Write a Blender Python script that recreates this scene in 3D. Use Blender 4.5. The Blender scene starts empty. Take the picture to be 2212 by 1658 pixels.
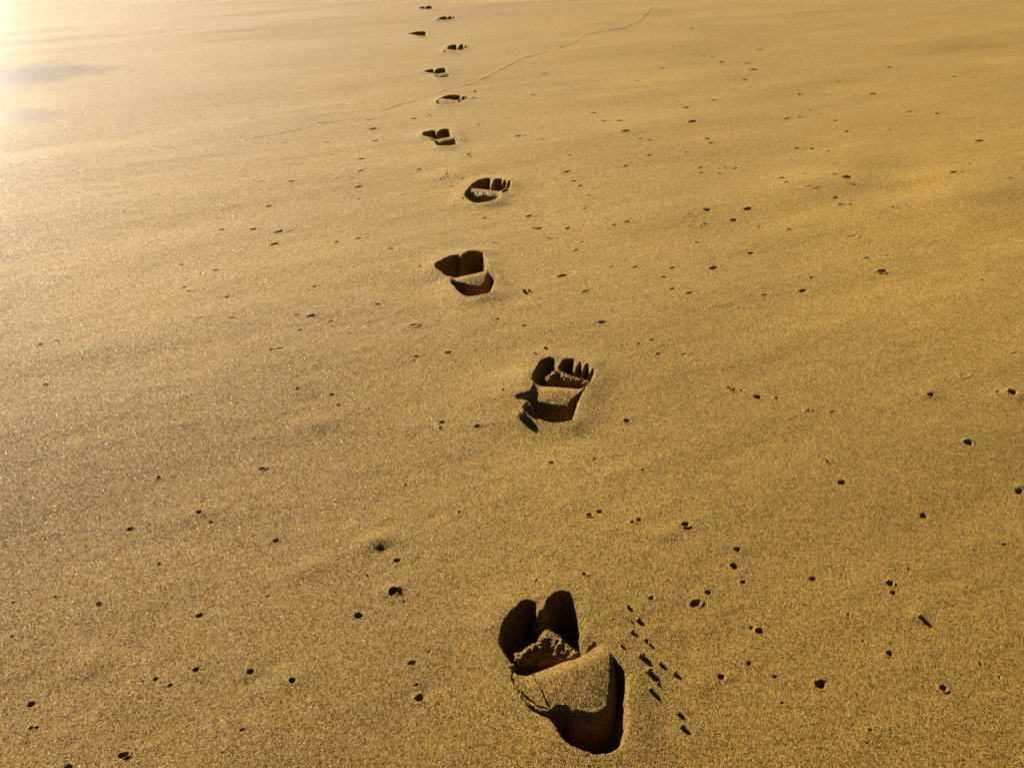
import bpy, math
import numpy as np
from mathutils import Vector, noise as mnoise
import random
random.seed(7)
# ------------------------------------------------------------------ camera model
W0, H0 = 2212.0, 1658.0
FPX, CH, TANP = 1900.0, 0.86, 1114.0/1900.0
P = math.atan(TANP); CP, SP = math.cos(P), math.sin(P)
def g(px, py, z=0.0):
    """a spot of the beach seen at photo coordinates (2212 wide) -> ground metres"""
    dx, v = px-W0/2, py-H0/2
    t = (CH-z)/(FPX*SP+v*CP)
    return (t*dx, t*(FPX*CP-v*SP))
def crop(x0, y0, s):
    return lambda p, z=0.0: g((x0+p[0]*s)*W0/2500, (y0+p[1]*s)*W0/2500, z)
KA = crop(1150, 1400, 500/1749); KB = crop(1150, 820, 400/2212)
KC = crop(1000, 580, 300/2212); KD = crop(1000, 300, 300/2212); KE = crop(950, 0, 300/1776)
sc = bpy.context.scene
col = sc.collection
# ------------------------------------------------------------------ noise (numpy value noise)
def _hash(ix, iy, seed):
    h = (ix.astype(np.int64)*374761393 + iy.astype(np.int64)*668265263 + seed*1274126177) & 0x7fffffff
    h = ((h ^ (h >> 13))*1274126177) & 0x7fffffff
    h = ((h ^ (h >> 16))*2246822519) & 0x7fffffff
    return (h & 0xffff)/65535.0*2-1
def vnoise(x, y, seed=0):
    ix, iy = np.floor(x), np.floor(y)
    fx, fy = x-ix, y-iy
    fx = fx*fx*fx*(fx*(fx*6-15)+10); fy = fy*fy*fy*(fy*(fy*6-15)+10)
    a = _hash(ix, iy, seed); b = _hash(ix+1, iy, seed); c = _hash(ix, iy+1, seed); d = _hash(ix+1, iy+1, seed)
    return (a*(1-fx)+b*fx)*(1-fy)+(c*(1-fx)+d*fx)*fy
def fbm(x, y, seed=0, n=4):
    s = 0; a = 1.0
    for k in range(n):
        s = s+a*vnoise(x, y, seed+k*17); x = x*2.03+5.1; y = y*2.03+3.7; a *= .5
    return s/1.9
def sst(a, b, x):
    t = np.clip((x-a)/(b-a), 0, 1); return t*t*(3-2*t)
def sdf(x, y, poly):
    """signed distance, positive inside"""
    P_ = np.array(poly); Q = np.roll(P_, -1, axis=0)
    d = np.full(x.shape, 1e9); ins = np.zeros(x.shape, bool)
    for (ax, ay), (bx, by) in zip(P_, Q):
        ex, ey = bx-ax, by-ay
        t = np.clip(((x-ax)*ex+(y-ay)*ey)/(ex*ex+ey*ey+1e-12), 0, 1)
        d = np.minimum(d, (x-ax-t*ex)**2+(y-ay-t*ey)**2)
        c = ((ay > y) != (by > y)) & (x < (bx-ax)*(y-ay)/(by-ay+1e-12)+ax)
        ins ^= c
    d = np.sqrt(d)
    return np.where(ins, d, -d)
def dline(x, y, pts):
    d = np.full(x.shape, 1e9)
    for (ax, ay), (bx, by) in zip(pts[:-1], pts[1:]):
        ex, ey = bx-ax, by-ay
        t = np.clip(((x-ax)*ex+(y-ay)*ey)/(ex*ex+ey*ey+1e-12), 0, 1)
        d = np.minimum(d, (x-ax-t*ex)**2+(y-ay-t*ey)**2)
    return np.sqrt(d)
# ------------------------------------------------------------------ footprints
class Print: pass
PR = []
def footprint(K, out, crest, mback, depth_toe, depth_heel, top, k, label, rim=.006, wall=3.2, mz=0.0, crack=()):
    f = Print()
    f.out = [K(p) for p in out]
    sm_ = []                                            # round the traced corners once
    for (ax, ay), (bx, by) in zip(f.out, f.out[1:]+f.out[:1]):
        sm_ += [(ax*.78+bx*.22, ay*.78+by*.22), (ax*.22+bx*.78, ay*.22+by*.78)]
    f.out = []                                          # and once more, softer
    for (ax, ay), (bx, by) in zip(sm_, sm_[1:]+sm_[:1]):
        f.out += [(ax*.75+bx*.25, ay*.75+by*.25), (ax*.25+bx*.75, ay*.25+by*.75)]
    f.crest = [K(p) for p in crest]                     # front edge of the arch mound, left -> right
    f.mound = [K(p) for p in crest] + [K(p, -depth_heel*mz) for p in mback]; f.crack = [[K(p) for p in c] for c in crack]   # its back edge lies down in the heel
    f.dt, f.dh, f.top, f.k, f.label, f.rim, f.wall = depth_toe, depth_heel, top, k, label, rim, wall
    xs = [p[0] for p in f.out]; ys = [p[1] for p in f.out]
    f.box = (min(xs), min(ys), max(xs), max(ys))
    f.c = ((f.box[0]+f.box[2])/2, (f.box[1]+f.box[3])/2)
    # a line square to the crest, to tell toes from heel
    a, b = np.array(f.crest[0]), np.array(f.crest[-1])
    d = (b-a)/np.linalg.norm(b-a); f.n = np.array([-d[1], d[0]]); f.a = a; f.d = d; f.len = np.linalg.norm(b-a)
    if f.c[1] > 3.4: f.rim = .003
    f.slope = None; f.curve = 1.7 if k == 20 and len(PR) == 0 else 2.8
    cut = []
    for (ax, ay), (bx, by) in zip(f.mound, f.mound[1:]+f.mound[:1]):
        cut += [(ax*.78+bx*.22, ay*.78+by*.22), (ax*.22+bx*.78, ay*.22+by*.78)]
    f.mound = cut
    if not mback:                                       # shallow heel: the arch slopes straight down into it
        c0, c1 = np.array(f.crest[0]), np.array(f.crest[-1])
        f.mound = list(f.crest)+[tuple(c1+f.d*.08), tuple(c1+f.d*.08-f.n*.4), tuple(c0-f.d*.08-f.n*.4), tuple(c0-f.d*.08)]
        f.slope = True
    PR.append(f)
footprint(KA, [(235,640),(232,600),(245,530),(275,440),(320,370),(375,320),(410,300),(430,268),(480,250),(540,258),(575,290),(585,345),(610,335),(640,270),(680,200),(740,170),(810,170),(870,205),(920,260),(955,330),(975,420),(985,500),(1000,560),(1060,600),(1120,640),(1190,715),(1260,790),(1320,850),(1350,920),(1345,1020),(1335,1120),(1345,1250),(1350,1350),(1330,1430),(1290,1490),(1230,1540),(1150,1575),(1070,1585),(980,1570),(890,1540),(820,1500),(760,1440),(720,1380),(690,1310),(640,1260),(570,1215),(500,1165),(440,1110),(400,1040),(370,960),(345,880),(320,790),(270,710)],
  [(300,790),(400,838),(480,846),(560,822),(640,792),(720,765),(780,740),(850,722),(900,700),(960,655),(1010,622),(1070,595),(1140,575)],
  [(1270,600),(1285,700),(1288,780),(1290,870),(1292,960),(1290,1080),(1270,1190),(1200,1250),(1100,1290),(980,1300),(850,1290),(760,1240),(680,1290),(560,1300),(420,1290),(300,1200),(200,1000)],
  .058, .066, .019, 20, 'nearest and deepest left footprint, with a big rounded arch mound and crumbly heap',
  mz=-.05, crack=[[(350,800),(352,870),(365,930),(362,985)],[(535,900),(560,960),(590,1010),(610,1070),(650,1130),(670,1180)],[(440,1070),(500,1130),(560,1170),(640,1200)],[(1185,710),(1205,750),(1222,790)]])
footprint(KB, [(820,545),(850,500),(880,440),(900,380),(950,340),(1020,315),(1090,315),(1145,335),(1165,390),(1180,440),(1200,400),(1225,345),(1290,322),(1370,325),(1410,350),(1422,440),(1445,400),(1470,375),(1500,390),(1517,480),(1530,420),(1570,400),(1605,430),(1617,520),(1635,475),(1665,490),(1668,560),(1660,620),(1620,670),(1580,710),(1530,780),(1490,850),(1465,920),(1450,1000),(1430,1080),(1400,1135),(1340,1155),(1250,1172),(1130,1170),(1030,1160),(940,1140),(880,1120),(840,1060),(800,1020),(800,960),(760,910),(640,890),(590,860),(620,835),(720,826),(800,780),(830,700),(815,620)],
  [(790,560),(870,635),(980,665),(1150,675),(1300,690),(1450,698),(1560,692),(1640,660)],
  [(1600,720),(1520,800),(1440,860),(1400,930),(1300,950),(1150,930),(1000,905),(850,870),(740,840),(640,800),(680,600)],
  .045, .046, .010, 20, 'second nearest footprint, a right foot with all five toes cut clearly', mz=-.16)
footprint(KC, [(430,555),(470,510),(560,450),(640,400),(730,365),(830,355),(900,355),(925,392),(950,350),(1010,320),(1080,300),(1180,300),(1280,310),(1340,320),(1370,400),(1400,500),(1430,590),(1470,640),(1540,690),(1585,730),(1570,800),(1530,880),(1500,950),(1495,1020),(1450,1060),(1370,1085),(1250,1100),(1100,1108),(1000,1098),(930,1060),(880,1020),(830,960),(780,900),(730,840),(740,790),(700,730),(620,690),(540,640),(470,600)],
  [(560,640),(640,690),(720,712),(850,718),(1000,692),(1150,655),(1300,612),(1380,570),(1440,590)],
  [(1480,650),(1470,770),(1400,850),(1200,880),(1000,870),(860,840),(740,800),(640,740)],
  .045, .042, .012, 20, 'third nearest footprint, a left foot with curved raised ridge across its arch', mz=-.14)
footprint(KD, [(1110,1140),(1180,1090),(1250,1055),(1330,1035),(1400,1030),(1460,1035),(1480,1070),(1492,1135),(1505,1080),(1540,1045),(1610,1035),(1670,1040),(1690,1090),(1720,1060),(1750,1080),(1765,1130),(1790,1080),(1830,1090),(1835,1130),(1800,1190),(1740,1230),(1690,1270),(1650,1310),(1600,1370),(1550,1420),(1450,1455),(1320,1468),(1180,1462),(1090,1430),(1020,1390),(980,1330),(990,1270),(1040,1210),(1080,1190)],
  [(1080,1165),(1140,1190),(1280,1205),(1400,1220),(1560,1240),(1620,1245),(1700,1210)],
  [],
  .040, .048, .004, 10, 'fourth nearest footprint, a wide right foot with crumbs of sand behind it')
footprint(KD, [(215,245),(280,190),(350,165),(420,155),(480,165),(508,195),(540,150),(600,130),(680,130),(740,155),(765,200),(775,270),(820,300),(870,330),(860,390),(820,435),(740,455),(620,462),(520,455),(475,420),(450,370),(390,330),(330,300),(250,280)],
  [(310,290),(430,325),(520,320),(620,300),(720,280),(800,262)],
  [],
  .038, .026, .006, 10, 'fifth nearest footprint, a left foot with pale mound and shallow heel')
footprint(KE, [(755,1425),(810,1390),(900,1372),(1000,1372),(1045,1385),(1055,1415),(1075,1390),(1095,1385),(1098,1420),(1108,1388),(1130,1395),(1135,1420),(1120,1445),(1060,1458),(1010,1480),(970,1510),(920,1530),(830,1530),(740,1525),(690,1510),(670,1480),(700,1450),(740,1435)],
  [(740,1425),(790,1438),(850,1450),(960,1465),(1030,1468),(1090,1455)],
  [],
  .038, .026, .004, 10, 'sixth nearest footprint, a right foot just below the thin swash line')
footprint(KE, [(500,1045),(560,1020),(640,1010),(668,1035),(690,1010),(730,998),(800,995),(830,1010),(832,1050),(880,1060),(900,1080),(860,1110),(800,1125),(720,1125),(670,1110),(655,1090),(640,1065),(560,1060)],
  [(560,1058),(610,1066),(660,1072),(740,1066),(830,1052)],
  [],
  .042, .022, .001, 10, 'seventh nearest footprint, a left foot just above the thin swash line')
footprint(KE, [(845,690),(880,665),(940,655),(985,660),(1000,692),(1020,665),(1060,650),(1085,665),(1092,690),(1100,665),(1120,662),(1127,688),(1135,665),(1150,670),(1145,690),(1100,708),(1030,740),(960,760),(880,775),(810,772),(778,755),(800,725),(840,710)],
  [(840,708),(900,725),(990,732),(1060,722)],
  [],
  .042, .026, .001, 10, 'fourth footprint from the far end, a right foot with split toe marks')
footprint(KE, [(255,490),(340,480),(380,465),(470,458),(540,462),(555,500),(560,520),(600,535),(580,550),(480,552),(420,545),(395,525),(340,503)],
  [(350,508),(395,518),(450,522),(560,516)],
  [],
  .042, .020, .001, 10, 'third footprint from the far end, farthest left of the whole trail')
footprint(KE, [(720,270),(770,248),(835,245),(848,262),(880,240),(905,241),(915,262),(925,243),(965,255),(930,280),(870,292),(800,312),(730,318),(680,310),(690,292),(720,285)],
  [(710,283),(780,292),(850,290),(900,280)],
  [],
  .042, .024, .000, 10, 'second footprint from the far end, a small right foot')
footprint(KE, [(425,125),(470,108),(515,105),(530,120),(540,98),(590,94),(630,98),(634,125),(650,140),(680,150),(640,158),(560,155),(530,142),(480,142)],
  [(480,136),(520,140),(560,136),(640,126)],
  [],
  .042, .020, .000, 10, 'farthest footprint at the top end of the trail')
# ------------------------------------------------------------------ pits, lumps, swash line
def q(x0, y0, L): return [((x0*W0/2500+a[0]*.5), (y0*W0/2500+a[1]*.5)) + tuple(a[2:]) for a in L]
pits = []
pits += q(0, 650, [(1300,285),(1640,168,6),(1465,208),(1290,218,6),(1345,222,7),(1430,245),(1785,262,7),(1728,200),(1835,220),(870,240,6),(1005,235),(1070,403),(1210,370,6),(1175,373),(1800,393),(1790,410),(1835,443),(1940,373),(1285,535),(1435,555),(1465,597),(1910,668,6),(1905,690),(2063,685,6),(1130,863,6),(685,905),(1755,930),(860,1055,6),(910,1093),(555,1120,6),(1985,1052),(1190,1170,7),(460,322),(180,353),(250,338),(200,522),(800,93),(818,113),(870,35),(1200,75),(985,138),(1360,93),(2150,230)])
pits += q(0, 1250, [(1715,203,7),(685,208),(233,350),(425,380,6),(50,375),(860,432,7),(1550,443,8),(1700,345,9),(1745,382),(48,523),(1853,607),(1780,655,7),(845,672,8),(1080,684,7),(670,712,7),(1262,732,9),(1800,748),(1815,806,10),(132,815,8),(130,920),(155,918),(528,1042,9),(550,1055,8),(295,1093,9),(1047,943),(1588,265),(1155,350),(735,740),(615,720)])
pits += q(1250, 650, [(1602,15,8),(1300,43,6),(1260,100,9),(1093,120,6),(770,117,6),(695,98),(657,45),(985,177),(322,110,6),(395,245,8),(55,258),(480,343),(635,375),(743,378,6),(795,408,7),(100,380),(822,462),(940,517,6),(993,527),(1062,558,8),(1145,562),(1282,617),(1385,620),(1957,463,8),(2175,372,6),(2165,545,11),(2100,540),(497,660,7),(172,838,6),(357,823),(567,873),(1975,758,9),(1810,550,8),(1365,838),(1427,927,9),(1783,1065,9),(2195,955,9),(335,1070,7),(378,1058,7),(520,1105,6),(550,1097,7),(750,1116,9),(975,1220,9),(605,318),(550,335)])
pits += q(1250, 1250, [(960,232,9),(1000,300,7),(848,345,9),(793,395,9),(1302,281,8),(1717,240),(1635,305,8),(1650,345,7),(602,373,7),(1035,495),(1073,512,8),(1025,650,6),(905,712,9),(1137,708,6),(1337,742,11),(1632,605,9),(1868,755,9),(2027,652),(1520,550),(1455,437),(1550,940),(1170,822),(2130,133),(312,272,6),(108,303),(2108,707)])
pits += q(1250, 0, [(160,83),(25,590,7),(135,610),(497,577,7),(600,612),(557,608),(848,605,6),(862,623),(783,535,7),(400,525,7),(470,528),(357,485),(760,462,7),(1235,637),(1300,637),(1370,652),(1450,565),(1400,518),(1840,487),(2028,605,8),(1780,572),(1637,553),(1720,480),(1910,750,7),(1705,890),(1645,898),(1450,773,9),(1478,803),(1395,763),(1400,707),(1280,822,9),(1265,758),(1165,775),(1185,798),(815,722),(925,720),(970,725),(900,745),(818,747),(495,718),(245,742,8),(300,765),(297,803),(335,843),(270,782),(1020,903,8),(845,910,8),(775,930,8),(848,968,8),(960,948,8),(1070,977),(1200,990),(775,975,7),(800,1040),(768,1018),(1400,858),(1420,885),(1465,885),(75,933,7),(95,985),(118,988,6),(240,990,6),(305,1047),(280,1083),(160,1030),(175,1033),(500,962,6),(440,978),(318,900),(1470,1020,10),(1035,1088,7),(870,1155,8),(1533,1110),(1535,1130),(1625,1100),(1605,1165,8),(1550,1048),(1830,1038),(430,1155),(535,1152),(220,1193,9),(695,1155),(2205,823,8),(2170,708),(1980,712),(2155,780),(2035,1205),(780,125),(1075,213),(1020,270),(1050,298,7),(1010,340),(910,265),(1245,400),(1565,400,6),(1915,328),(2005,330),(1630,288),(1245,505),(1190,510),(1290,470),(875,430),(1480,403),(1355,397),(1415,350),(825,237),(865,242),(140,318),(545,350),(650,290),(95,408),(255,675),(595,675),(755,662)])
pits += q(0, 0, [(1595,515),(1610,557,7),(1230,618),(1410,617),(1435,672),(1565,690),(1565,743),(1550,808),(1525,775),(1555,855),(1260,787),(1120,787),(1100,508),(1208,1000,8),(1185,1052,6),(1042,1088),(1095,988,6),(960,987),(1550,1028),(1592,1020),(1455,1043),(1690,1075),(785,1140),(935,1168),(1815,738),(1960,888),(2135,1050),(2095,940),(1160,885),(1385,530),(1790,512),(1625,612),(1858,497),(2025,672),(2050,425)])
rng = np.random.default_rng(5)
PT = []
for t in pits:
    px, py = t[0], t[1]; rp = (t[2] if len(t) > 2 else 4.5)*1.0
    if t[0] > 2207: continue
    x, y = g(px, py); zc = y*CP+CH*SP
    r = rp*zc/FPX
    near = py > 820
    el = rng.uniform(1.0, 1.55) if near else rng.uniform(1.5, 2.4)
    r *= .88 if near else .85
    PT.append(dict(px=px, py=py, x=x, y=y, r=r, el=el, ang=math.radians(27+rng.uniform(-12, 12)),
                   depth=r*(rng.uniform(.8, 1.4) if (near and rp > 5.5) else rng.uniform(.45, 1.0) if near else rng.uniform(.14, .5)), rim=max(0, rng.uniform(-.08, .24))*r if near else .08*r))
# soft lumps and hollows: px, py, radius m, height m, stretch
lumps = [(812,1166,.019,.0062,1.5),(826,1186,.011,-.003,1.3),(672,1222,.02,.0035,1.7),(682,915,.022,.0035,1.8),(850,1270,.012,.004,1.3),
 (632,1468,.017,.003,1.3),(541,1470,.012,-.0025,1.6),(1930,405,.11,-.011,1.5),(1770,400,.11,.011,1.6),(2130,412,.10,.006,2.4),(1990,480,.08,-.007,1.6),(1950,365,.09,-.007,1.5),(1850,335,.10,.008,1.8),
 (1862,305,.14,.008,1.5),(1985,1326,.011,.004,1.1),(1115,925,.03,-.003,2.),(1200,940,.05,-.006,2.),(1090,830,.05,.007,1.),
 (1330,990,.035,-.0025,2.5),(960,385,.05,.006,2.0),(905,620,.05,-.004,1.8),(930,640,.03,-.002,1.5),(1010,365,.05,.004,1.5),(1500,640,.12,.004,2),
 (185,1440,.016,.003,2),(470,1045,.05,.002,3),(420,1105,.02,.003,2),(2030,1250,.014,-.002,1.4),(2180,850,.03,.004,1.3),(2005,845,.02,.003,1.5),(895,705,.014,.003,2)]
_r = random.Random(21)
lumps += [(_r.uniform(20, 2190), _r.uniform(380, 1640), _r.uniform(.007, .022), _r.choice((1, 1, -1))*_r.uniform(.0006, .0020), _r.uniform(1, 2)) for _ in range(110)]
LM = [(*g(a, b), r, hgt, el) for a, b, r, hgt, el in lumps]
swash = [g(*p) for p in [(1408,14),(1396,30),(1380,46),(1345,60),(1310,66),(1262,76),(1240,92),(1205,106),(1160,116),(1130,124),(1098,140),(1060,160),(1020,178),(975,190),(930,204),(880,220),(868,222),(820,238),(760,252),(700,266),(630,282),(575,294),(530,303)]]
for _p in PT:                                           # a little spoil thrown out beside some holes
    if _p['py'] > 820 and _r.random() < .45:
        a_ = _r.uniform(0, 6.28); LM.append((_p['x']+2.1*_p['r']*math.cos(a_), _p['y']+2.1*_p['r']*math.sin(a_), _p['r']*_r.uniform(.8, 1.5), _p['r']*_r.uniform(.15, .4), _r.uniform(1, 1.5)))
ca, sa = math.cos(math.radians(27)), math.sin(math.radians(27))
FILMS = ((-2.62, 4.45, .62, .34), (-2.2, 3.62, .36, .17))
X0, X1, Y0, Y1 = -5.2, 5.2, 0.1, 8.3
C = 0.02
def H(x, y, detail=True):
    u, v = x*ca+y*sa, -x*sa+y*ca
    trail = np.zeros(x.shape)
    for f in PR:
        trail = np.maximum(trail, np.exp(-((x-f.c[0])**2+(y-f.c[1])**2)/.16))
    h = .015*fbm(u/1.6, v/.55, 3, 3)*(1-.92*trail) + .0029*fbm(u/.55, v/.14, 11, 3) + .0007*fbm(u/.10, v/.036, 21, 2)
    for fx, fy, rx, ry in FILMS:
        h = h*(1-.97*np.exp(-(((x-fx)/(rx*2.2))**2+((y-fy)/(ry*2.4))**2)**2))
    h = h + .0004*fbm(x/.014, y/.014, 31, 2)
    # the beach face falls away towards the water on the left
    w = np.maximum(0, -(x*.92+y*-.05)-.75); h = h-.010*w**1.6
    for lx, ly, r, a, el in LM:
        m = (np.abs(x-lx) < r*el*3) & (np.abs(y-ly) < r*el*3)
        if m.any():
            dx, dy = x[m]-lx, y[m]-ly
            uu, vv = (dx*ca+dy*sa)/el, -dx*sa+dy*ca
            h[m] += a*np.exp(-(uu*uu+vv*vv)/(r*r))
    # thin ridge left by the last wave
    m = (y > 2.2)
    if m.any():
        xx, yy = x[m], y[m]
        d = dline(xx+.012*vnoise(xx/.05, yy/.05, 61), yy+.012*vnoise(xx/.05, yy/.05, 62), swash)
        fade = .45+.55*sst(-1.2, 1.2, xx)
        h[m] += .0028*(.32+.68*fade)*np.exp(-(d/.0075)**2)*(1+.6*vnoise(xx/.04, yy/.04, 63))
    for f in PR:
        a, b, c_, d_ = f.box; mg = .12
        m = (x > a-mg) & (x < c_+mg) & (y > b-mg) & (y < d_+mg)
        if not m.any(): continue
        xx, yy = x[m], y[m]; z = h[m]
        s = sdf(xx, yy, f.out)
        rag = .0020*fbm(xx/.010, yy/.012, 41, 3)+.0008*vnoise(xx/.0035, yy/.0035, 44)
        s2 = s+rag
        # shoved-up sand round the print
        o = np.maximum(-s, 0)
        z += 1.75*f.rim*np.exp(-(o/.036)**2)*np.exp(-(np.maximum(s, 0)/.010)**2)*(.75+.45*fbm(xx/.06, yy/.06, 51, 2)) * 1.0
        side = ((xx-f.a[0])*f.n[0]+(yy-f.a[1])*f.n[1])/ .02
        toe = sst(-1, 1, side)
        D = f.dh+(f.dt-f.dh)*toe
        fl = -D + .0025*fbm(xx/.02, yy/.02, 55, 3)
        # arch mound
        sm = sdf(xx, yy, f.mound)+.0020*fbm(xx/.014, yy/.014, 57, 3)
        back = np.minimum(dline(xx, yy, [tuple(np.array(f.crest[0])-f.d*.06)]+list(f.crest)+[tuple(np.array(f.crest[-1])+f.d*.06)]), .2)    # metres behind the crest
        if f.slope:
            topz = (f.top+.002)*np.exp(-(back/.05)**2)-f.dh*sst(.018, .10, back)+.0012*fbm(xx/.018, yy/.018, 58, 3)
            Rr = .008
        else:
            al = (xx-f.a[0])*f.d[0]+(yy-f.a[1])*f.d[1]
            lat = np.clip(1-((al/f.len-.54)/.68)**2, 0, 1)
            topz = f.top*1.15*lat*(.35+.65*sst(-.002, .034, back))-f.curve*np.minimum(back, .085)**2-.001 + .0006*fbm(xx/.03, yy/.03, 58, 3)+.0002*vnoise(xx/.004, yy/.004, 59)
            Rr = .012+.005*sst(.01, .045, back)
        mz = -D+(topz+D)*np.sqrt(np.clip(1-(1-np.clip(sm/Rr, 0, 1))**2, 0, 1))
        fl = np.where(sm > 0, np.maximum(mz, fl), fl)
        sp = np.maximum(s2, 0); rd = .0075+.0050*vnoise(xx/.02, yy/.02, 45); wallz = -(f.wall+1.8*toe)*sp*sp/(sp+rd)
        ins = s2 > 0
        # blend: inside the outline the lower of wall and floor
        soft = np.maximum(wallz, fl)
        z = np.where(ins, z*np.exp(-np.maximum(s2, 0)/.02)+soft, z)
        for c in f.crack:
            dc = dline(xx+.002*vnoise(xx/.008, yy/.008, 81), yy+.002*vnoise(xx/.008, yy/.008, 82), c)
            z = z-.0045*(1-sst(.0003, .0017, dc))
        h[m] = z
    for p in PT:
        r = p['r']; R = r*p['el']*2.6
        m = (np.abs(x-p['x']) < R) & (np.abs(y-p['y']) < R)
        if not m.any(): continue
        dx, dy = x[m]-p['x'], y[m]-p['y']
        c_, s_ = math.cos(p['ang']), math.sin(p['ang'])
        d = np.hypot((dx*c_+dy*s_)/p['el'], -dx*s_+dy*c_)/r
        d = d*(1+.38*fbm(x[m]/(r*1.1)+p['px'], y[m]/(r*1.1), 71, 2))
        h[m] += -p['depth']*(1-sst(.35, 1.0, d))+p['rim']*np.exp(-((d-1.35)/.35)**2)*(1+np.cos(np.arctan2(dy, dx)-p['px']))
    # level with the far beach at the domain's edge
    ex = np.minimum(np.minimum(x-X0, X1-x), np.minimum(y-Y0, Y1-y))
    return np.where(ex < .4, h*sst(0, .4, ex)+0*h, h)
# ------------------------------------------------------------------ adaptive lattice (1 mm units)
NX, NY = int(round((X1-X0)/C)), int(round((Y1-Y0)/C))
Kc = np.ones((NX, NY), np.int32)
cx = X0+(np.arange(NX)+.5)*C; cy = Y0+(np.arange(NY)+.5)*C
CX, CY = np.meshgrid(cx, cy, indexing='ij')
# keep coarse far off to the sides, finer in the part one can see close up
def raise_k(mask, k): Kc[mask] = np.maximum(Kc[mask], k)
raise_k((CY < 1.9) & (np.abs(CX) < 1.7), 4)
raise_k((CY < 3.2) & (np.abs(CX) < 2.4), 2)
msk = CY > 2.0
dsw = np.full(CX.shape, 9.); dsw[msk] = dline(CX[msk], CY[msk], swash)
raise_k(dsw < .045, 5)
for f in PR:
    a, b, c_, d_ = f.box; mg = .025
    raise_k((CX > a-mg) & (CX < c_+mg) & (CY > b-mg) & (CY < d_+mg), f.k)
for p in PT:
    R = p['r']*p['el']*1.6+.012
    want = .02/(p['r']/4.5)
    k = 5 if want <= 5 else 10 if want <= 10 else 20
    raise_k(np.hypot(CX-p['x'], CY-p['y']) < R, k)
U = 20
quads = []; lat = []
BIG = 1 << 20
for k in (1, 2, 4, 5, 10, 20):
    I, J = np.nonzero(Kc == k)
    if not len(I): continue
    st = U//k
    a = np.arange(k)*st
    ox, oy = np.meshgrid(a, a, indexing='ij')
    bx = (I[:, None]*U+ox.ravel()[None]).ravel().astype(np.int64); by = (J[:, None]*U+oy.ravel()[None]).ravel().astype(np.int64)
    quads.append(np.stack([bx*BIG+by, (bx+st)*BIG+by, (bx+st)*BIG+by+st, bx*BIG+by+st], 1))
Q = np.concatenate(quads)
keys, inv = np.unique(Q.ravel(), return_inverse=True)
Q = inv.reshape(-1, 4)
lx = keys // BIG; ly = keys % BIG
def world(ix, iy): return X0+ix*(C/U), Y0+iy*(C/U)
vx, vy = world(lx.astype(float), ly.astype(float))
vz = H(vx, vy)
# hanging vertices follow the coarser neighbour's edge
Kp = np.pad(Kc, 1, mode='edge')
onx = (lx % U == 0) & (ly % U != 0)
ony = (ly % U == 0) & (lx % U != 0)
def fix(sel, along_y):
    ix, iy = lx[sel], ly[sel]; ci, cj = ix//U, iy//U
    if along_y: k1, k2 = Kp[ci, cj+1], Kp[ci+1, cj+1]
    else: k1, k2 = Kp[ci+1, cj], Kp[ci+1, cj+1]
    km = np.minimum(k1, k2); differ = k1 != k2
    st = U//km
    t = iy if along_y else ix
    lo = (t//st)*st; fr = (t-lo)/st
    nd = differ & (fr > 0)
    idx = np.nonzero(sel)[0][nd]
    lo, fr, st, ix, iy = lo[nd], fr[nd], st[nd], ix[nd], iy[nd]
    if along_y:
        h0 = H(*world(ix.astype(float), lo.astype(float))); h1 = H(*world(ix.astype(float), (lo+st).astype(float)))
    else:
        h0 = H(*world(lo.astype(float), iy.astype(float))); h1 = H(*world((lo+st).astype(float), iy.astype(float)))
    vz[idx] = h0*(1-fr)+h1*fr
fix(onx, True); fix(ony, False)
# area-weighted vertex normals of the whole sheet, shared by every piece cut from it
V = np.stack([vx, vy, vz], 1)
fn = np.cross(V[Q[:, 2]]-V[Q[:, 0]], V[Q[:, 3]]-V[Q[:, 1]])
VN = np.zeros_like(V)
for i in range(4):
    for c in range(3): VN[:, c] += np.bincount(Q[:, i], fn[:, c], len(V))
VN /= np.linalg.norm(VN, axis=1)[:, None]
fc = V[Q].mean(1)
FX, FY = fc[:, 0].copy(), fc[:, 1].copy()
owner = np.zeros(len(Q), np.int32)                       # 0 ground
sel = FY > 2.0
ds = np.full(len(Q), 9.); ds[sel] = dline(FX[sel], FY[sel], swash)
owner[ds < .011] = 1
for i, p in enumerate(PT):
    R = p['r']*p['el']*1.4
    m = np.nonzero((np.abs(FX-p['x']) < R) & (np.abs(FY-p['y']) < R))[0]
    dx, dy = FX[m]-p['x'], FY[m]-p['y']; c_, s_ = math.cos(p['ang']), math.sin(p['ang'])
    d = np.hypot((dx*c_+dy*s_)/p['el'], -dx*s_+dy*c_)/p['r']
    mm = m[(d < 1.12) & (owner[m] <= 1)]
    owner[mm] = 1000+i
for i, f in enumerate(PR):
    a, b, c_, d_ = f.box
    m = np.nonzero((FX > a-.01) & (FX < c_+.01) & (FY > b-.01) & (FY < d_+.01))[0]
    s = sdf(FX[m], FY[m], f.out)
    side = (FX[m]-f.a[0])*f.n[0]+(FY[m]-f.a[1])*f.n[1]
    sm = sdf(FX[m], FY[m], f.mound)
    part = np.where(sm > 0, 1, np.where(side > 0, 0, 2))
    ok = s > -.002
    owner[m[ok]] = 100+i*3+part[ok]
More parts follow.
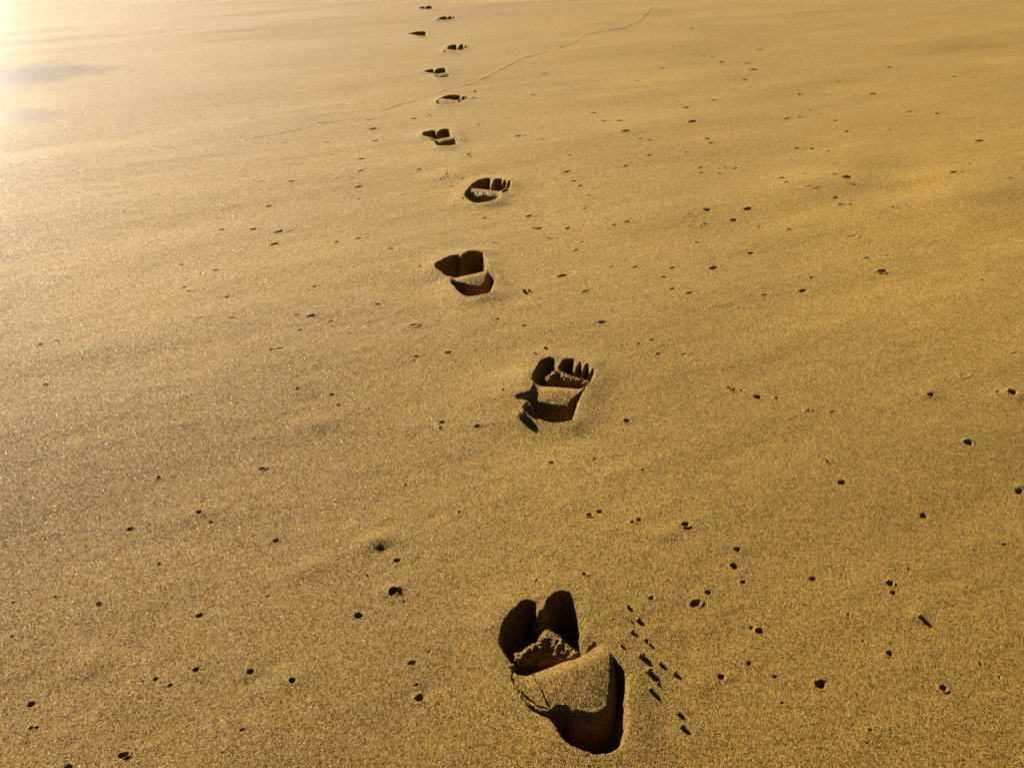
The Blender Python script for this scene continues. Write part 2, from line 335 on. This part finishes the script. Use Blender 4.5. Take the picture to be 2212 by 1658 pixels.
# ------------------------------------------------------------------ materials
def sand_material(name, damp=0.0):
    m = bpy.data.materials.new(name); m.use_nodes = True
    nt = m.node_tree; nt.nodes.clear()
    N = nt.nodes.new; L = nt.links.new
    out = N('ShaderNodeOutputMaterial'); b = N('ShaderNodeBsdfPrincipled'); L(b.outputs[0], out.inputs[0])
    geo = N('ShaderNodeNewGeometry')
    def noise(scale, det=3, rough=.55, vec=None):
        n = N('ShaderNodeTexNoise'); n.inputs['Scale'].default_value = scale; n.inputs['Detail'].default_value = det
        n.inputs['Roughness'].default_value = rough; L(vec or geo.outputs['Position'], n.inputs['Vector']); return n
    def math_(op, a, bb, c=None):
        n = N('ShaderNodeMath'); n.operation = op
        for i, x in enumerate((a, bb, c)):
            if x is None: continue
            if isinstance(x, (int, float)): n.inputs[i].default_value = x
            else: L(x, n.inputs[i])
        return n.outputs[0]
    # single grains
    vo = N('ShaderNodeTexVoronoi'); vo.inputs['Scale'].default_value = 640; L(geo.outputs['Position'], vo.inputs['Vector'])
    sep = N('ShaderNodeSeparateColor'); L(vo.outputs['Color'], sep.inputs[0])
    ramp = N('ShaderNodeValToRGB'); L(sep.outputs[0], ramp.inputs[0])
    e = ramp.color_ramp; e.elements[0].position = 0; e.elements[0].color = (.015, .007, .001, 1)
    e.elements[1].position = 1; e.elements[1].color = (.46, .34, .14, 1)
    for p_, c_ in ((.10, (.070, .037, .003, 1)), (.38, (.170, .090, .004, 1)), (.74, (.232, .125, .005, 1)), (.93, (.31, .20, .025, 1))):
        x = e.elements.new(p_); x.color = c_
    # broad drifts of paler and darker, redder sand
    n1 = noise(1.3, 3); mp = N('ShaderNodeMapRange'); L(n1.outputs[0], mp.inputs[0]); mp.inputs[1].default_value = .3; mp.inputs[2].default_value = .7
    mp.inputs[3].default_value = .86; mp.inputs[4].default_value = 1.1
    n2 = noise(120, 3, .6); mp2 = N('ShaderNodeMapRange'); L(n2.outputs[0], mp2.inputs[0]); mp2.inputs[1].default_value = .3; mp2.inputs[2].default_value = .7
    mp2.inputs[3].default_value = .85; mp2.inputs[4].default_value = 1.12
    sep0 = N('ShaderNodeSeparateXYZ'); L(geo.outputs['Position'], sep0.inputs[0])       # tone painted into the colour: grain shade darkens near sand, far sand lightened
    shade_y = N('ShaderNodeMapRange'); shade_y.interpolation_type = 'SMOOTHSTEP'; L(math_('ADD', sep0.outputs[1], math_('MULTIPLY', n1.outputs[0], .8)), shade_y.inputs[0])
    shade_y.inputs[1].default_value = .5; shade_y.inputs[2].default_value = 3.1; shade_y.inputs[3].default_value = .52; shade_y.inputs[4].default_value = 1.28
    k = math_('MULTIPLY', math_('MULTIPLY', mp.outputs[0], mp2.outputs[0]), shade_y.outputs[0])
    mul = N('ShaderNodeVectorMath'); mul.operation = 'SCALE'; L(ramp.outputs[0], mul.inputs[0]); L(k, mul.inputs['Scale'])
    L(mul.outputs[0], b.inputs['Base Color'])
    # relief: grain clumps
    nA = noise(520, 2, .6); nB = noise(200, 4, .72); nC = noise(45, 3, .55)
    hs = math_('ADD', math_('MULTIPLY', vo.outputs['Distance'], -.0016), math_('ADD', math_('MULTIPLY', nB.outputs[0], .0019), math_('MULTIPLY', nC.outputs[0], .0020)))
    bump = N('ShaderNodeBump'); bump.inputs['Strength'].default_value = 1.0; bump.inputs['Distance'].default_value = 1.0
    L(hs, bump.inputs['Height'])
    # every grain tips its own way
    sub = N('ShaderNodeVectorMath'); sub.operation = 'SUBTRACT'; L(vo.outputs['Color'], sub.inputs[0]); sub.inputs[1].default_value = (.5, .5, .5)
    scl = N('ShaderNodeVectorMath'); scl.operation = 'SCALE'; L(sub.outputs[0], scl.inputs[0]); scl.inputs['Scale'].default_value = .75
    add = N('ShaderNodeVectorMath'); L(bump.outputs[0], add.inputs[0]); L(scl.outputs[0], add.inputs[1])
    nor = N('ShaderNodeVectorMath'); nor.operation = 'NORMALIZE'; L(add.outputs[0], nor.inputs[0])
    L(nor.outputs[0], b.inputs['Normal'])
    # wetness towards the water's edge: smoother
    sx = N('ShaderNodeSeparateXYZ'); L(geo.outputs['Position'], sx.inputs[0])
    wet = N('ShaderNodeMapRange'); wet.interpolation_type = 'SMOOTHSTEP'
    nW = noise(.9, 2)
    L(math_('ADD', math_('SUBTRACT', math_('MULTIPLY', sx.outputs[1], .10), sx.outputs[0]), math_('MULTIPLY', nW.outputs[0], .9)), wet.inputs[0])
    wet.inputs[1].default_value = 2.6; wet.inputs[2].default_value = 4.6; wet.inputs[3].default_value = 0; wet.inputs[4].default_value = 1
    # films of water lying in the hollows by the sea: smooth, they mirror the sky
    film = None
    for fx, fy, ax, ay in FILMS:
        dd = N('ShaderNodeVectorMath'); dd.operation = 'SUBTRACT'; L(geo.outputs['Position'], dd.inputs[0]); dd.inputs[1].default_value = (fx, fy, 0)
        ro = N('ShaderNodeVectorRotate'); ro.rotation_type = 'Z_AXIS'; ro.inputs['Angle'].default_value = -.2; L(dd.outputs[0], ro.inputs[0])
        dv = N('ShaderNodeVectorMath'); dv.operation = 'DIVIDE'; L(ro.outputs[0], dv.inputs[0]); dv.inputs[1].default_value = (ax, ay, 1)
        ln = N('ShaderNodeVectorMath'); ln.operation = 'LENGTH'; L(dv.outputs[0], ln.inputs[0])
        q1 = math_('SUBTRACT', 1.25, ln.outputs['Value']); film = q1 if film is None else math_('MAXIMUM', film, q1)
    nF = noise(3.5, 4); fm = N('ShaderNodeMapRange'); fm.interpolation_type = 'SMOOTHSTEP'
    L(math_('ADD', film, math_('MULTIPLY_ADD', nF.outputs[0], 1.8, -.9)), fm.inputs[0]); fm.inputs[1].default_value = -.1; fm.inputs[2].default_value = .8; fm.inputs[3].default_value = 0; fm.inputs[4].default_value = 1
    fmo = fm.outputs[0]
    keep = math_('SUBTRACT', 1, fmo)
    glint = math_('GREATER_THAN', sep.outputs[1], .965)
    L(math_('MULTIPLY_ADD', glint, -.58, .82), b.inputs['Roughness'])
    b2 = N('ShaderNodeBsdfPrincipled'); L(mul.outputs[0], b2.inputs['Base Color']); b2.inputs['Roughness'].default_value = .14
    mx = N('ShaderNodeMixShader'); L(math_('MULTIPLY', fmo, .55), mx.inputs[0]); L(b.outputs[0], mx.inputs[1]); L(b2.outputs[0], mx.inputs[2]); L(mx.outputs[0], out.inputs[0])
    L(math_('MULTIPLY_ADD', wet.outputs[0], 0, 1.25), scl.inputs['Scale'])
    L(math_('MULTIPLY_ADD', wet.outputs[0], -.1, 1.0), bump.inputs['Strength'])
    b.inputs['Specular IOR Level'].default_value = .16; b.inputs['Specular Tint'].default_value = (1, .90, .65, 1)
    # damp sheen along the seaward side
    uu = math_('SUBTRACT', math_('MULTIPLY', sx.outputs[0], -1), math_('MULTIPLY', sx.outputs[1], .5))
    sh = N('ShaderNodeMapRange'); sh.interpolation_type = 'SMOOTHSTEP'; L(math_('ADD', uu, math_('MULTIPLY_ADD', nW.outputs[0], .5, -.25)), sh.inputs[0])
    sh.inputs[1].default_value = -.15; sh.inputs[2].default_value = .5; sh.inputs[3].default_value = 0; sh.inputs[4].default_value = 1
    sy = N('ShaderNodeMapRange'); sy.interpolation_type = 'SMOOTHSTEP'; L(sx.outputs[1], sy.inputs[0]); sy.inputs[1].default_value = 1.2; sy.inputs[2].default_value = 4.5
    sy.inputs[3].default_value = 0; sy.inputs[4].default_value = 1
    b3 = N('ShaderNodeBsdfPrincipled'); L(mul.outputs[0], b3.inputs['Base Color']); b3.inputs['Roughness'].default_value = .55
    mx0 = N('ShaderNodeMixShader'); L(math_('MULTIPLY', math_('MULTIPLY', sh.outputs[0], sy.outputs[0]), .05), mx0.inputs[0]); gl = N('ShaderNodeBsdfAnisotropic'); gl.distribution = 'MULTI_GGX'; gl.inputs['Color'].default_value = (1, .745, .27, 1); gl.inputs['Roughness'].default_value = 1.0
    L(nor.outputs[0], gl.inputs['Normal'])
    mg = N('ShaderNodeMixShader'); mg.inputs[0].default_value = .078; L(b.outputs[0], mg.inputs[1]); L(gl.outputs[0], mg.inputs[2])
    L(mg.outputs[0], mx0.inputs[1]); L(b3.outputs[0], mx0.inputs[2])
    L(mx0.outputs[0], mx.inputs[1])
    return m
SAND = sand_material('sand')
# ------------------------------------------------------------------ cut the sheet into objects
def piece(name, mask_idx, origin=(0, 0, 0), parent=None):
    q_ = Q[mask_idx]; u_, inv_ = np.unique(q_.ravel(), return_inverse=True)
    vv = V[u_]-np.array(origin)
    me = bpy.data.meshes.new(name)
    me.vertices.add(len(u_)); me.vertices.foreach_set('co', vv.astype(np.float32).ravel())
    me.loops.add(len(q_)*4); me.loops.foreach_set('vertex_index', inv_.astype(np.int32).ravel())
    me.polygons.add(len(q_)); me.polygons.foreach_set('loop_start', (np.arange(len(q_))*4).astype(np.int32))
    me.update(calc_edges=True); me.validate()
    me.polygons.foreach_set('use_smooth', np.ones(len(q_), bool))
    me.normals_split_custom_set_from_vertices(VN[u_].astype(np.float32))
    me.materials.append(SAND)
    o = bpy.data.objects.new(name, me); col.objects.link(o)
    if parent: o.parent = parent
    else: o.location = origin
    return o
def tag(o, label=None, cat=None, group=None, kind=None):
    if label: o['label'] = label
    if cat: o['category'] = cat
    if group: o['group'] = group
    if kind: o['kind'] = kind
    return o
order = np.argsort(owner, kind='stable'); so = owner[order]
def idx_of(v): return order[np.searchsorted(so, v, 'left'):np.searchsorted(so, v, 'right')]
ground = piece('sand', idx_of(0)); tag(ground, 'smooth damp golden beach sand running out to the sea', None, None, 'structure')
o = piece('swash_line', idx_of(1), (*swash[10], 0)); tag(o, 'thin raised wave line wandering across the sand near the far footprints', 'sand ridge')
for i, f in enumerate(PR):
    e = bpy.data.objects.new('footprint', None); col.objects.link(e); e.location = (*f.c, 0); e.empty_display_size = .1
    tag(e, f.label, 'footprint', 'bare footprints crossing the sand')
    for j, nm in enumerate(('toe_hollow', 'arch_mound', 'heel_hollow')):
        ii = idx_of(100+i*3+j)
        if len(ii): piece(nm, ii, (*f.c, 0), e)
# labels for the pits: by trail side, level with which footprint, and order
ORD = ['nearest', 'second', 'third', 'fourth', 'fifth', 'sixth', 'seventh', 'eighth', 'ninth', 'tenth', 'farthest']
NUM = ['first', 'second', 'third', 'fourth', 'fifth', 'sixth', 'seventh', 'eighth', 'ninth', 'tenth', 'eleventh', 'twelfth', 'thirteenth',
       'fourteenth', 'fifteenth', 'sixteenth', 'seventeenth', 'eighteenth', 'nineteenth', 'twentieth']
NUM += ['twenty-'+n for n in NUM[:9]]+['thirtieth']+['thirty-'+n for n in NUM[:9]]+['fortieth']+['forty-'+n for n in NUM[:9]]+['fiftieth']
cells = {}
for i, p in enumerate(PT):
    lev = min(range(len(PR)), key=lambda t: abs(PR[t].c[1]-p['y']))
    side = 'left' if p['x'] < PR[lev].c[0] else 'right'
    cells.setdefault((lev, side), []).append(i)
for (lev, side), L_ in cells.items():
    L_.sort(key=lambda i: abs(PT[i]['x']-PR[lev].c[0]))
    for r, i in enumerate(L_):
        p = PT[i]; ii = idx_of(1000+i)
        if not len(ii): continue
        look = 'round dark burrow hole' if (p['py'] > 820 and p['depth'] > p['r']*1.2) else 'tiny dark pit' if p['py'] > 820 else 'shallow elongated dimple'
        lab = '%s, %s %sward from the %s footprint of the trail' % (look, NUM[r], side, ORD[lev])
        o = piece('sand_pit', ii, (p['x'], p['y'], 0)); tag(o, lab, 'sand pit', 'small pits dotted over the sand')
# ------------------------------------------------------------------ the beach beyond, the sea
def quadmesh(name, vs, fs, mat):
    me = bpy.data.meshes.new(name); me.from_pydata(vs, [], fs); me.update(); me.materials.append(mat)
    o = bpy.data.objects.new(name, me); col.objects.link(o); return o
B = 260.0
vs = [(-14, -B, 0), (B, -B, 0), (B, B, 0), (-14, B, 0), (X0, Y0, 0), (X1, Y0, 0), (X1, Y1, 0), (X0, Y1, 0)]
o = quadmesh('beach', vs, [(0, 1, 5, 4), (1, 2, 6, 5), (2, 3, 7, 6), (3, 0, 4, 7)], SAND); tag(o, 'open sand reaching away to the horizon', None, None, 'structure')
wm = bpy.data.materials.new('sea_water'); wm.use_nodes = True
wb = wm.node_tree.nodes['Principled BSDF']; wb.inputs['Base Color'].default_value = (.02, .06, .08, 1); wb.inputs['Roughness'].default_value = .12
nn = wm.node_tree.nodes.new('ShaderNodeTexNoise'); nn.inputs['Scale'].default_value = 2.5
bb = wm.node_tree.nodes.new('ShaderNodeBump'); bb.inputs['Distance'].default_value = .15
wm.node_tree.links.new(nn.outputs[0], bb.inputs['Height']); wm.node_tree.links.new(bb.outputs[0], wb.inputs['Normal'])
o = quadmesh('sea', [(-1500, -B, -.02), (-13.9, -B, -.02), (-13.9, B, -.02), (-1500, B, -.02)], [(0, 1, 2, 3)], wm); tag(o, 'calm sea beside the beach', None, None, 'structure')
# ------------------------------------------------------------------ crumbs of sand
def hz(x, y): return float(H(np.array([x]), np.array([y]))[0])
def clod_mesh(name, r, seed, sub=3, stretch=(1, 1, .8)):
    import bmesh
    bm = bmesh.new(); bmesh.ops.create_icosphere(bm, subdivisions=sub, radius=1)
    off = Vector((seed*3.7, seed*1.9, seed*.7))
    for v in bm.verts:
        n = v.co.normalized()
        d = 1+.26*mnoise.noise(n*1.3+off)+.22*mnoise.noise(n*3.1+off)+.14*mnoise.noise(n*7+off)
        v.co = Vector((n.x*d*stretch[0], n.y*d*stretch[1], n.z*d*stretch[2]))*r
    me = bpy.data.meshes.new(name); bm.to_mesh(me); bm.free()
    me.polygons.foreach_set('use_smooth', [True]*len(me.polygons)); me.materials.append(SAND); return me
clods = []   # px, py (2212), radius px, label
for x_, y_, r_, l_ in [(500,408,7,'sand crumb topmost of the scatter right of the nearest footprint'),
 (545,462,8,'upright sand crumb second from the top of the scatter, casting a long shadow'),
 (514,470,4,'tiny sand crumb just left of the second crumb of the scatter'),
 (517,512,8,'flat wide sand crumb left in the upper part of the scatter'),
 (577,548,6,'sand crumb upper one of a touching pair amid the scatter'),
 (596,566,6,'sand crumb lower one of a touching pair amid the scatter'),
 (473,582,6,'sand crumb closest to the right rim of the nearest footprint'),
 (560,618,12,'biggest sand crumb of the scatter right of the nearest footprint'),
 (640,648,8,'pointed sand crumb right of the biggest crumb'),
 (590,686,11,'broad sand crumb just below the biggest crumb'),
 (703,688,8,'rightmost sand crumb of the scatter beside the nearest footprint'),
 (598,768,9,'tall lone sand crumb below the broad crumb of the scatter'),
 (630,738,4,'tiny sand crumb near the tall lone one'),
 (720,862,8,'upper sand crumb of the low pair right of the nearest heel'),
 (735,924,10,'lower sand crumb of the low pair right of the nearest heel'),
 (1760,448,7,'lone sand lump in the plain sand at the lower right')]:
    clods.append((1106+x_*.5, 1106+y_*.5, r_*.62, l_))
for K0, L_ in (((1000, 300, 300/2212), [(665,945,16,'dark sand crumb topmost above left of the fourth footprint'),(605,1000,11,'sand crumb lower left of the topmost dark crumb'),(550,1032,12,'leftmost sand crumb above the fourth footprint'),
      (680,1002,10,'sand crumb right under the topmost dark crumb'),(830,965,10,'sand crumb midway between two clusters over the fourth footprint'),(950,1010,17,'big sand crumb right of the cluster above the fourth footprint'),(765,1135,13,'lone sand crumb left of the fourth footprint toes'),
      (955,1375,15,'sand crumb at the left heel edge of the fourth footprint'),(805,1480,12,'sand crumb below left of the fourth footprint heel'),(1850,1050,13,'sand crumb beyond the little toe of the fourth footprint'),(1090,635,11,'sand crumb between the fourth and fifth footprints, lower'),(1065,612,9,'sand crumb between the fourth and fifth footprints, upper'),(1235,30,14,'sand crumb above right of the fifth footprint')]),
   ((1150, 820, 400/2212), [(1000,165,22,'sand crumb above the toes of the second footprint'),(870,250,14,'flat sand crumb left above the second footprint'),(430,765,16,'small sand crumb left of the second footprint arch'),
      (730,960,64,'big broken lump on the left heel edge of the second footprint'),(690,1060,70,'lowest broken lump on the left heel edge of the second footprint'),(600,850,20,'small lump at the crack left of the second footprint')]),
   ((1000, 580, 300/2212), [(860,615,40,'round sand ball in the toe hollow of the third footprint'),(2060,960,36,'crumbly sand lump right of the third footprint'),(2150,950,24,'smaller crumb beside the crumbly lump right of the third footprint'),(185,520,16,'sand crumb left of the third footprint toes'),(800,690,20,'flat crumb left on the arch edge of the third footprint'),(990,660,20,'flat crumb right on the arch edge of the third footprint')]),
   ((950, 0, 300/1776), [(1240,1310,13,'dark sand crumb above right of the sixth footprint'),(1185,578,8,'sand crumb right above the eighth footprint')]),
   ((1150, 1400, 500/1749), [(440,800,48,'dark sand crumb at the left end of the arch mound in the nearest footprint'),(590,770,55,'rounded sand crumb at the foot of the heap in the nearest footprint'),(705,745,22,'tiny crumb right of the rounded crumb in the nearest footprint'),(348,815,24,'crumb on the left rim of the nearest footprint')])):
    for x_, y_, r_, l_ in L_:
        clods.append(((K0[0]+x_*K0[2])*W0/2500, (K0[1]+y_*K0[2])*W0/2500, r_*K0[2]*W0/2500*.9, l_))
for i, (px, py, rp, lab) in enumerate(clods):
    x, y = g(px, py+rp*.6); zc = y*CP+CH*SP; r = rp*zc/FPX*1.1
    z = hz(x, y)
    o = bpy.data.objects.new('sand_crumb', clod_mesh('sand_crumb', r, i+1, 4 if r > .006 else 3, (random.uniform(.85, 1.2), random.uniform(.8, 1.1), random.uniform(.8, 1.05))))
    col.objects.link(o); o.location = (x, y, z+r*.5); o.rotation_euler = (0, 0, random.uniform(0, 6.28))
    tag(o, lab, 'sand crumb', 'loose crumbs of sand on the surface')
# broken heaps standing in the toe hollows: overlapping clumps fused into one surface
def heap(name, K, pts, lab, vox):
    import bmesh
    bm = bmesh.new(); rnd = random.Random(3)
    for (zx, zy, rz_, zz) in pts:
        x, y = K((zx, zy), zz)
        s = Vector((x, y, zz)); zc = y*CP+(CH-zz)*SP
        r = abs(rz_)*zc/FPX
        a = bmesh.ops.create_icosphere(bm, subdivisions=3, radius=1)
        off = Vector((rnd.uniform(0, 50), rnd.uniform(0, 50), 0))
        for v in a['verts']:
            n = v.co.normalized(); d = 1+.5*mnoise.noise(n*1.7+off)+.3*mnoise.noise(n*4+off)
            v.co = s+n*d*r
    me = bpy.data.meshes.new(name); bm.to_mesh(me); bm.free()
    o = bpy.data.objects.new(name, me); col.objects.link(o)
    md = o.modifiers.new('r', 'REMESH'); md.mode = 'VOXEL'; md.voxel_size = vox
    dg = bpy.context.evaluated_depsgraph_get(); me2 = bpy.data.meshes.new_from_object(o.evaluated_get(dg))
    o.modifiers.clear(); o.data = me2; me2.materials.clear(); me2.materials.append(SAND)
    c = Vector((sum(v.co.x for v in me2.vertices), sum(v.co.y for v in me2.vertices), 0))/len(me2.vertices)
    for v in me2.vertices:
        v.co += Vector((mnoise.noise(v.co*260), mnoise.noise(v.co*260+Vector((9, 0, 0))), mnoise.noise(v.co*260+Vector((0, 9, 0)))))*vox*1.6-c
    o.location = c
    me2.polygons.foreach_set('use_smooth', [True]*len(me2.polygons)); me2.update()
    return tag(o, lab, 'sand heap', 'broken heaps of sand in the toe hollows')
hp = []
rr = random.Random(11)
s1 = .28588*W0/2500
# ridge points (zoom px), with body below them
def ragged(K, edge, base, sc_, z, seed):
    """big overlapping bodies below a ragged crest line"""
    rr = random.Random(seed); out = []
    n = 46
    for i in range(n):
        t = i/(n-1)*(len(edge)-1); j = min(int(t), len(edge)-2); t -= j
        ex, ey = edge[j][0]*(1-t)+edge[j+1][0]*t, edge[j][1]*(1-t)+edge[j+1][1]*t
        out.append((ex+rr.uniform(-7, 7), ey+rr.uniform(-4, 12), rr.choice((12, 16, 22, 30))*sc_, z+rr.uniform(-.002, .002)))
        d = base-ey
        for k_ in range(3):
            u_ = (k_+.7)/3
            out.append((ex+rr.uniform(-10, 10), ey+d*u_, rr.uniform(34, 52)*sc_, z-.012*u_))
    return out
heap('sand_heap', KA, ragged(KA, [(405,735),(450,715),(500,660),(545,615),(600,580),(625,530),(655,490),(700,510),(740,570),(790,610),(840,655),(890,705)], 745, s1, -.006, 4), 'crumbly pointed heap inside the nearest footprint, in front of its arch mound', .0011)
s2 = .18083*W0/2500
heap('sand_heap', KB, ragged(KB, [(1050,590),(1075,560),(1120,505),(1170,465),(1220,470),(1250,520),(1310,560),(1380,590),(1450,620),(1540,650)], 640, s2, -.006, 6), 'crumbly broken heap inside the second footprint behind its toes', .0013)
# ------------------------------------------------------------------ light
SUN_AZ, SUN_EL = math.radians(-35), math.radians(22)     # azimuth from +Y, negative = left
w = bpy.data.worlds.new('World'); sc.world = w; w.use_nodes = True
bg = w.node_tree.nodes['Background']; sky = w.node_tree.nodes.new('ShaderNodeTexSky'); sky.sky_type = 'NISHITA'
sky.sun_disc = False; sky.sun_elevation = SUN_EL; sky.sun_rotation = SUN_AZ; sky.air_density = .15; sky.dust_density = .02; sky.ozone_density = 1.5
w.node_tree.links.new(sky.outputs[0], bg.inputs[0]); bg.inputs[1].default_value = .05
sl = bpy.data.lights.new('sun', 'SUN'); sl.energy = 5.0; sl.angle = math.radians(.5); sl.color = (1, .935, .81)
so_ = bpy.data.objects.new('sun', sl); col.objects.link(so_)
sd = Vector((math.sin(SUN_AZ)*math.cos(SUN_EL), math.cos(SUN_AZ)*math.cos(SUN_EL), math.sin(SUN_EL)))
so_.rotation_euler = sd.to_track_quat('Z', 'Y').to_euler(); so_.location = sd*20
# ------------------------------------------------------------------ camera
cam = bpy.data.cameras.new('camera'); co = bpy.data.objects.new('camera', cam); col.objects.link(co)
cam.sensor_width = 36; cam.lens = FPX/W0*36; cam.clip_start = .02; cam.clip_end = 3000
co.location = (0, 0, CH); co.rotation_euler = (math.pi/2-P, 0, 0)
sc.camera = co
sc.view_settings.view_transform = 'Standard'; sc.view_settings.look = 'None'; sc.view_settings.exposure = 1.68; sc.view_settings.gamma = 1
sc.cycles.diffuse_bounces = 2
print('faces', len(Q), 'pits', len(PT))
